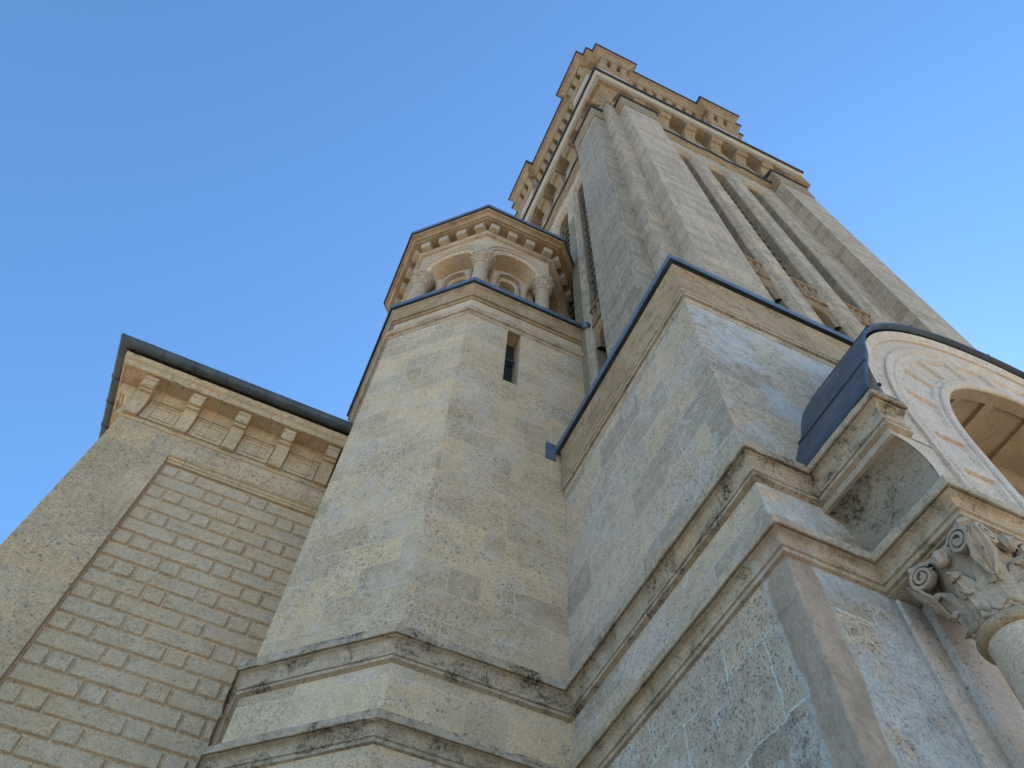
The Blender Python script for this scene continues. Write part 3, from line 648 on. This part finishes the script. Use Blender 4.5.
for x in xs:
    if x < 3.2: MB().extrude(BR, x - .105, x + .105, WF).build('bracket', 'wing_trim', wing, bevel=.007)
for i in range(10):
    u = -.105 - .777 * i; MB().extrude(BR, u - .105, u + .105, fs).build('bracket', 'wing_trim', wing, bevel=.007)
def coffer(fr, c):
    m = MB(); rows = []
    for h, w_, v in ((.235, .255, -.01), (.235, .255, .03), (.20, .225, .03), (.195, .22, .012), (.15, .17, .012), (.15, .17, .028), (.12, .14, .028), (.115, .135, .012), (.08, .10, .012), (.075, .095, .02)):
        zc = 10.345; rows.append([fr(c - w_, v, zc - h), fr(c + w_, v, zc - h), fr(c + w_, v, zc + h), fr(c - w_, v, zc + h)])
    m.grid(rows, closed=True); m.add(rows[-1], [(0, 1, 2, 3)]); return m.build('coffer', 'wing_trim', wing)
for a, b in zip(xs, xs[1:]):
    if b < 3.2: coffer(WF, (a + b) / 2)
for i in range(9): coffer(fs, -.105 - .777 * (i + .5))
# gutter: half-round zinc with straps
gp = [(.47 + .085 - .09 * math.cos(math.pi * i / 8 * 1.0), 11.115 - .09 * math.sin(math.pi * i / 8)) for i in range(9)]
gprof = [(.44, 11.10)] + [(.545 - .095 * math.cos(math.pi * i / 10), 11.135 - .10 * math.sin(math.pi * i / 10)) for i in range(11)] + [(.648, 11.165), (.636, 11.172), (.44, 11.172)]
gu = moulding('gutter', gprof, wpath, 'zinc', wing, smooth=50)
for j, (fr, us) in enumerate(((WF, [WX + .05 + .53 * i for i in range(12)]), (fs, [-.2 - .53 * i for i in range(16)]))):
    for u in us:
        pr = [(.545 - .104 * math.cos(math.pi * i / 10), 11.135 - .109 * math.sin(math.pi * i / 10)) for i in range(11)]
        m = MB().grid([[fr(u, v, z) for v, z in pr], [fr(u + .032, v, z) for v, z in pr]]); m.build('gutter_strap', 'zinc', gu, solid=.006, fix=False)
MB().add([(WX - .5, 7.9, 11.1), (3.4, 7.9, 11.1), (3.4, 12.5, 13.6), (WX - .5, 12.5, 13.6), (WX - .5, 17.5, 11.1), (3.4, 17.5, 11.1)], [(0, 1, 2, 3), (3, 2, 5, 4), (0, 3, 4), (1, 5, 2)]).build('roof', 'slate', wing)

# ------------------------------------------------------------------ porch
porch = thing('porch', 'stone porch at lower right with round coffered arch, curved lead roof and carved column', 'porch')
PXc, PZc = 6.75, 5.30; YF = 1.73
def pmap(r, s, y):      # s: 0..pi round the arch, <0 the left leg, >pi the right leg
    if s < 0: return (PXc - r, y, PZc + s)
    if s > math.pi: return (PXc + r, y, PZc - (s - math.pi))
    return (PXc - r * math.cos(s), y, PZc + r * math.sin(s))
LEG = PZc - 4.335
srange = [-LEG, -LEG / 2] + [math.pi * i / 96 for i in range(97)] + [math.pi + LEG / 2, math.pi + LEG]
def polar(prof, name, mat, parent, ss=None, **k):
    m = MB(); ss = ss or srange
    m.grid([[pmap(r, s, YF - v) for r, v in prof] for s in ss]); return m.build(name, mat, parent, smooth=30, **k)
polar([(2.10, 0.0), (2.105, .02), (2.13, .035), (2.19, .035), (2.20, .02), (2.20, -.05)], 'archivolt', 'porch', porch)
polar([(2.60, -.05), (2.60, .005), (2.625, .015), (2.65, .02), (2.66, .012), (2.675, .012), (2.70, .03), (2.735, .035), (2.75, .03), (2.75, .0)], 'outer_archivolt', 'porch', porch)
gss = [math.pi * i / 96 for i in range(97)]
polar([(2.75, .006), (2.985, .006), (2.99, -.1)], 'gable_face', 'porch', porch, ss=[-.37] + gss + [math.pi + .37])
polar([(2.90, .0), (2.90, .03), (2.94, .04), (2.96, .06), (2.995, .07), (3.0, -.05)], 'gable_rim_moulding', 'porch', porch, ss=[-.012] + gss + [math.pi + .012])
# panelled band between the archivolts: sunk trapezoid panels separated by flat ribs
band = MB(); A0 = R_(174.3 - 159.5); 
cuts = []
pit_ = R_(14.75); wdt = R_(11.6)
k = 0; s = R_(5.7)
panels = [(-.93, -.49), (-.37, R_(2.0) * 0)]
panels = [(-.94, -.50), (-.36, R_(-.1))]
th = R_(5.9)
while th + wdt < math.pi - R_(4): panels.append((th, th + wdt)); th += pit_
panels += [(math.pi + .1, math.pi + .36), (math.pi + .50, math.pi + .94)]
prev = -LEG
def strip(sa, sb, r0, r1, v):
    n = max(1, int((sb - sa) / R_(2))); band.grid([[pmap(r0, sa + (sb - sa) * i / n, YF - v), pmap(r1, sa + (sb - sa) * i / n, YF - v)] for i in range(n + 1)])
RI, RO = 2.19, 2.61; ri, ro = 2.25, 2.56; D = -.020
for (sa, sb) in panels + [(math.pi + LEG, None)]:
    strip(prev, sa, RI, RO, 0.01)
    if sb is None: break
    strip(sa, sb, RI, ri, 0.01); strip(sa, sb, ro, RO, 0.01)
    e = .005
    n = 6
    for q in range(n):
        s0, s1 = sa + (sb - sa) * q / n, sa + (sb - sa) * (q + 1) / n
        t0, t1 = sa + e + (sb - sa - 2 * e) * q / n, sa + e + (sb - sa - 2 * e) * (q + 1) / n
        band.add([pmap(ri, s0, YF - .01), pmap(ri, s1, YF - .01), pmap(ri + .02, t1, YF - D), pmap(ri + .02, t0, YF - D)], [(0, 1, 2, 3)])
        band.add([pmap(ro, s0, YF - .01), pmap(ro, s1, YF - .01), pmap(ro - .02, t1, YF - D), pmap(ro - .02, t0, YF - D)], [(0, 1, 2, 3)])
        band.add([pmap(ri + .02, t0, YF - D), pmap(ri + .02, t1, YF - D), pmap(ro - .02, t1, YF - D), pmap(ro - .02, t0, YF - D)], [(0, 1, 2, 3)])
    for s0, t0 in ((sa, sa + e), (sb, sb - e)):
        band.add([pmap(ri, s0, YF - .01), pmap(ro, s0, YF - .01), pmap(ro - .02, t0, YF - D), pmap(ri + .02, t0, YF - D)], [(0, 1, 2, 3)])
    prev = sb
band.build('panelled_band', 'porch', porch)
# soffit of the arch with sunk coffers
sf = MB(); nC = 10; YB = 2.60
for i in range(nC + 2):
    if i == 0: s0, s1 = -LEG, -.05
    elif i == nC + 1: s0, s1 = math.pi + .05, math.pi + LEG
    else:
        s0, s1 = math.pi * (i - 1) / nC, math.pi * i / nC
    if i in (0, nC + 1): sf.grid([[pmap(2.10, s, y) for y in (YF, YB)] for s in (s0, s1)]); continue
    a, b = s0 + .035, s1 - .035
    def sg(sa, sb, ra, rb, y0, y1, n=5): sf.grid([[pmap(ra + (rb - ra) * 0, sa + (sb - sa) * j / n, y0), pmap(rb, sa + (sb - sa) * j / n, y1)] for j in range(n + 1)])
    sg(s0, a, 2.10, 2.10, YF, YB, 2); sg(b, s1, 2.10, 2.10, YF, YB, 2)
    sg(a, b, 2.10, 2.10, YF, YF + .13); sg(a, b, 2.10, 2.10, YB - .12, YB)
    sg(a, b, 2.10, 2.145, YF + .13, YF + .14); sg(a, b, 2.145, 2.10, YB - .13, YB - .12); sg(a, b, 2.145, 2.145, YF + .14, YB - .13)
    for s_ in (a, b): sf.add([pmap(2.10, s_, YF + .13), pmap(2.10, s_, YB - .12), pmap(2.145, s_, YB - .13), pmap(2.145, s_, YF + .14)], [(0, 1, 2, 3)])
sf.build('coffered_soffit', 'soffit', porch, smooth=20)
m = MB(); m.grid([[pmap(r, s, 2.55 - v) for r, v in ((2.10, -.02), (2.10, .06), (2.06, .09), (2.0, .09), (1.96, .05), (1.90, .04), (1.86, .06), (1.80, .05), (1.78, 0), (1.78, -.02))] for s in srange]); m.build('rear_arch_moulding', 'soffit', porch, smooth=30)
# pier walls left and right of the opening (behind the face)
for sx in (-1, 1):
    X = lambda x: x if sx < 0 else 2 * PXc - x
    xx = sorted((X(3.84), X(4.64))); MB().box(xx[0], xx[1], 1.80, 2.56, 4.09, 5.2).build('pier_core', 'porch', porch)
# concave side cove under the upper cornice
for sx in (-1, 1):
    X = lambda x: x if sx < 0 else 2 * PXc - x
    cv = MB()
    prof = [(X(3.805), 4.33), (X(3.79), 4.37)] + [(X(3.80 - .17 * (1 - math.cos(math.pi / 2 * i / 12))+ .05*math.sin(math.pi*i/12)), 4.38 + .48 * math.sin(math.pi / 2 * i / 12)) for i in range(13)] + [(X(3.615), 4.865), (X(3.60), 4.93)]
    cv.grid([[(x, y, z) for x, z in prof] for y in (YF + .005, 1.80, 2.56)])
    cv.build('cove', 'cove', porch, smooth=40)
    fm = MB()          # front cheek that closes the cove, and fillets
    rr = [(X(3.60), 4.93)]
    left = [(x, YF, z) for x, z in prof]; rt = [(X(PXc - (PXc - 4.03)), YF, z) for x, z in prof]
    fm.grid([left, rt])
    q_ = sorted((X(3.615), X(4.16))); fm.box(q_[0], q_[1], YF + .003, 1.85, 4.92, 5.42); q_ = sorted((X(3.85), X(4.18))); fm.box(q_[0], q_[1], YF + .002, 1.85, 4.34, 4.93)
    fm.build('front_cheek', 'porch', porch)
    for z0, z1, p in ((4.335, 4.375, .0), (4.86, 4.93, 0)):
        xs_ = sorted((X(3.80), X(3.86))) if z0 < 4.5 else sorted((X(3.592), X(3.66)))
        fl = MB(); fl.box(xs_[0], xs_[1], YF - .004, 2.555, z0, z1)
        fl.build('cove_fillet', 'pale_trim', porch, bevel=.006)
# cornice and architrave mouldings that turn out along the porch and round its corner
pp1 = [(3.0, 2.55), (3.60, 2.55), (3.60, YF), (3.80, YF)]
moulding('upper_cornice', S1, pp1, 'trim_crust', porch, step=.05, jit=.003, chip=.012, seg=(1, 3))
e = MB(); e.add([(3.80, YF - p, z) for p, z in S1], [tuple(range(len(S1)))]); e.build('cornice_end', 'trim', porch)
moulding('upper_cornice', S1, [(2 * PXc - 3.82, YF), (2 * PXc - 3.6, YF), (2 * PXc - 3.6, 2.55)], 'trim_crust', porch)
pp2 = [(3.0, 2.55), (3.83, 2.55), (3.83, 1.79), (4.64, 1.79), (4.64, 2.6)]
S2p = [(-.02, 3.955), (.004, 3.96), (.012, 4.02), (.03, 4.03), (.034, 4.10), (.055, 4.11)] + cove(.06, 4.12, .108, 4.24, 6) + [(.13, 4.25), (.132, 4.325), (.12, 4.335), (0, 4.36), (-.02, 4.36)]
moulding('lower_cornice', S2, pp2, 'trim', porch, step=.05, jit=.003, chip=.010, seg=(1, 3))
moulding('lower_cornice', S2, pp2, 'trim', porch, seg=(3, 4))
moulding('lower_cornice', S2, [(2 * PXc - 4.64, 2.6), (2 * PXc - 4.64, 1.79), (2 * PXc - 3.83, 1.79), (2 * PXc - 3.83, 2.55)], 'trim', porch)
for sx in (-1, 1):
    X = lambda x: x if sx < 0 else 2 * PXc - x
    xx = sorted((X(3.832), X(4.638))); MB().box(xx[0], xx[1], 1.792, 2.56, 4.078, 4.36).build('architrave', 'porch', porch, bevel=.008)
# masonry between the two cornices behind the gable so the roof is carried
bl = MB(); bl.grid([[pmap(r, s, y) for r, y in ((2.16, YF + .09), (2.16, 2.6), (2.98, 2.6), (2.98, YF + .02))] for s in gss]); bl.build('vault_masonry', 'porch', porch)
# lead roof over the barrel: flared at the springing, dressed down over the gable rim
lr = MB(); ys = [1.555, 1.56, 1.60, 2.0, 2.45, 2.56]
ss2 = [-.06, -.04, 0.0] + [math.pi * i / 96 for i in range(1, 96)] + [math.pi, math.pi + .04, math.pi + .06]
def lrad(s):
    d_ = min(max(s, 0), math.pi - min(s, math.pi)) if s > 0 else 0
    d_ = min(max(s, 0.0), max(math.pi - s, 0.0)); return 3.035 + .06 * min(1, d_ / 1.2) + .255 * max(0, 1 - d_ / .30) ** 1.5
rows = []
for s in ss2:
    R0 = lrad(s); rows.append([pmap(R0 - .04, s, 1.66), pmap(R0 - .035, s, 1.603), pmap(R0 - .012, s, 1.600), pmap(R0, s, 1.612), pmap(R0, s, 2.58)])
lr.grid(rows); lr.add(rows[0], [tuple(range(5))])
lro = lr.build('lead_roof', 'porch_lead', porch, smooth=35)
for sd in (.20, .62, 1.05, 1.5, 2.0, 2.5, 2.94):
    sm = MB(); r0 = lrad(sd)
    sm.grid([[pmap(r, s, y) for r, s in ((r0 - .01, sd - .006), (r0 + .014, sd - .005), (r0 + .014, sd + .004), (r0 - .01, sd + .005))] for y in (1.598, 2.57)]); sm.build('roof_seam', 'porch_lead', lro)
MB().lathe([(0, 5.26), (.012, 5.245), (.016, 5.26), (.012, 5.275), (0, 5.28)], 3.535, 1.552, 10).build('lead_nail', 'lead_dark', lro, smooth=60)

# column with leafy capital (left one in view, its twin on the far side of the arch)
def spiral(mb, ox, oy, oz, ang, r0, turns=2.1, w=.03, th=.014, flip=1):
    """flat scroll in the vertical plane that holds direction ang"""
    dx, dy = math.cos(ang), math.sin(ang); nx, ny = -dy, dx; rows = []
    N = 44
    for j in range(N + 1):
        t = j / N; a = math.pi / 2 + math.pi * .35 - t * turns * 2 * math.pi; r = r0 * (1 - .80 * t); w_ = w * (1 + .5 * t)
        row = []
        for (rr, ww) in ((r + th, -w_), (r + th * 1.3, -w_ * .3), (r + th * 1.3, w_ * .3), (r + th, w_), (r - th, w_), (r - th, -w_)):
            q = rr * math.cos(a); row.append((ox + dx * q + nx * ww, oy + dy * q + ny * ww, oz + rr * math.sin(a)))
        rows.append(row)
    mb.grid(rows, closed=True)
    b = r0 * .24
    for i in range(7):
        pass
    rows = []
    for i in range(9):
        f = math.pi * i / 8; rows.append([(ox + dx * b * math.sin(f) * math.cos(g_) + nx * (w * 1.5) * math.cos(f), oy + dy * b * math.sin(f) * math.cos(g_) + ny * (w * 1.5) * math.cos(f), oz + b * math.sin(f) * math.sin(g_)) for g_ in [2 * math.pi * q / 10 for q in range(10)]])
    mb.grid(rows, closed=True)
def big_column(cx, cy, turn=0.0):
    col = MB().lathe([(.26, G), (.26, G + .15), (.30, G + .2), (.30, G + .3), (.23, G + .36), (.25, G + .42), (.215, G + .5), (.212, 1.2), (.196, 3.36), (.20, 3.375)], cx, cy, 48).build('column', 'column', porch, smooth=40)
    MB().lathe([(.19, 3.37), (.215, 3.372), (.236, 3.39), (.244, 3.415), (.236, 3.44), (.215, 3.46), (.205, 3.465), (.205, 3.48), (.19, 3.485)], cx, cy, 48).build('astragal', 'ochre_trim', col, smooth=60)
    cp = MB().lathe([(.195, 3.46), (.20, 3.55), (.205, 3.68), (.22, 3.85), (.25, 3.97), (.27, 4.03)], cx, cy, 40)
    a = .268; pts = []
    for q in range(4):                       # abacus with hollow sides and clipped corners
        an = math.pi / 4 + q * math.pi / 2
        c0 = Vector((math.cos(an), math.sin(an))) * a * math.sqrt(2); tdir = Vector((-math.sin(an), math.cos(an)))
        nx_ = Vector((math.cos(an + math.pi / 2), math.sin(an + math.pi / 2))) * a * math.sqrt(2)
        p0 = c0 + tdir * .035; p1 = nx_ + Vector((math.sin(an + math.pi / 2), -math.cos(an + math.pi / 2))) * .035
        mdn = (p0 + p1).normalized()
        for j in range(9):
            t = j / 8; p = p0.lerp(p1, t) - mdn * (.075 * math.sin(math.pi * t)); pts.append((cx + p.x, cy + p.y))
    sc_ = lambda f: [(cx + (x - cx) * f, cy + (y - cy) * f) for x, y in pts]
    for f0, f1, z0, z1 in ((.92, .94, 4.025, 4.035), (.94, 1.0, 4.035, 4.05), (1.0, 1.0, 4.05, 4.085)):
        cp.grid([[(x, y, z0) for x, y in sc_(f0)], [(x, y, z1) for x, y in sc_(f1)]], closed=True)
    cp.add([(x, y, 4.025) for x, y in sc_(.92)], [tuple(range(len(pts)))])
    cap_ = cp.build('capital', 'capital', col, smooth=35)
    lv = leafring(MB(), cx, cy, 8, .20, 3.47, .25, .075, .085, .0, lobes=4)
    leafring(lv, cx, cy, 4, .215, 3.50, .42, .09, .15, .5, lobes=5)
    leafring(lv, cx, cy, 4, .21, 3.52, .38, .06, .09, .0, lobes=4)
    lv.build('acanthus_leaves', 'capital', cap_ if False else col, smooth=60, solid=.016, fix=False)
    for q in range(4):
        vo = MB(); an = math.pi / 4 + q * math.pi / 2
        for d in (-.33, .33):
            rr = .325
            spiral(vo, cx + rr * math.cos(an) - math.sin(an) * d * .22, cy + rr * math.sin(an) + math.cos(an) * d * .22, 3.94, an - d * 2.0, .095, w=.022, th=.011)
        # leaf that hangs from the scroll
        rows = []
        for j in range(9):
            t = j / 8; rr = .43 - .09 * t - .05 * t * t; zz = 3.96 - .28 * t; w = .065 * math.sin(math.pi * (t * .85 + .12)) * (1 + .25 * abs(math.sin(t * 9)))
            rows.append([(cx + (rr - .35 * abs(s_) * w + .008 * math.cos(s_ * 9)) * math.cos(an) - math.sin(an) * s_ * w, cy + (rr - .35 * abs(s_) * w + .008 * math.cos(s_ * 9)) * math.sin(an) + math.cos(an) * s_ * w, zz - .03 * s_ * s_) for s_ in [k_ / 6 for k_ in range(-6, 7)]])
        vo.grid(rows)
        # inner scrolls
        am = an + math.pi / 4
        for d in (-.17, .17):
            spiral(vo, cx + .265 * math.cos(am) - math.sin(am) * d * .75, cy + .265 * math.sin(am) + math.cos(am) * d * .75, 3.93, am + (math.pi / 2 if d > 0 else -math.pi / 2), .042, turns=1.7, w=.014, th=.009)
        vo.build('volute', 'capital', col, smooth=50, fix=True)
    for q in range(4):
        bud = MB()
        am = q * math.pi / 2; bx, by = cx + .285 * math.cos(am), cy + .285 * math.sin(am); rows = []
        for i in range(13):
            f = math.pi * i / 12
            rows.append([(bx + (.050 + .012 * math.sin(9 * f + 4 * g2) * math.sin(9 * f - 4 * g2 )) * math.sin(f) * math.cos(g2), by + (.050 + .012 * math.sin(9 * f + 4 * g2) * math.sin(9 * f - 4 * g2)) * math.sin(f) * math.sin(g2), 3.95 + .065 * math.cos(f)) for g2 in [2 * math.pi * w / 24 for w in range(24)]])
        bud.grid(rows, closed=True)
        bud.build('pine_cone', 'capital', col, smooth=60)
    return col
big_column(4.09, 2.05)
big_column(2 * PXc - 4.09, 2.05)
# respond pilasters on the wall behind the columns
for sx in (-1, 1):
    X = lambda x: x if sx < 0 else 2 * PXc - x
    a = sorted((X(3.885), X(4.6))); MB().box(a[0], a[1], 2.525, 2.56, G, 4.07).build('pilaster', 'porch', porch, bevel=.01)
    a = sorted((X(4.09), X(4.45))); MB().box(a[0], a[1], 2.46, 2.53, G, 4.075).build('pilaster', 'porch', porch, bevel=.012)
MB().box(4.7, 8.8, 2.54, 2.56, G, 3.6).build('door', 'louvre', porch)
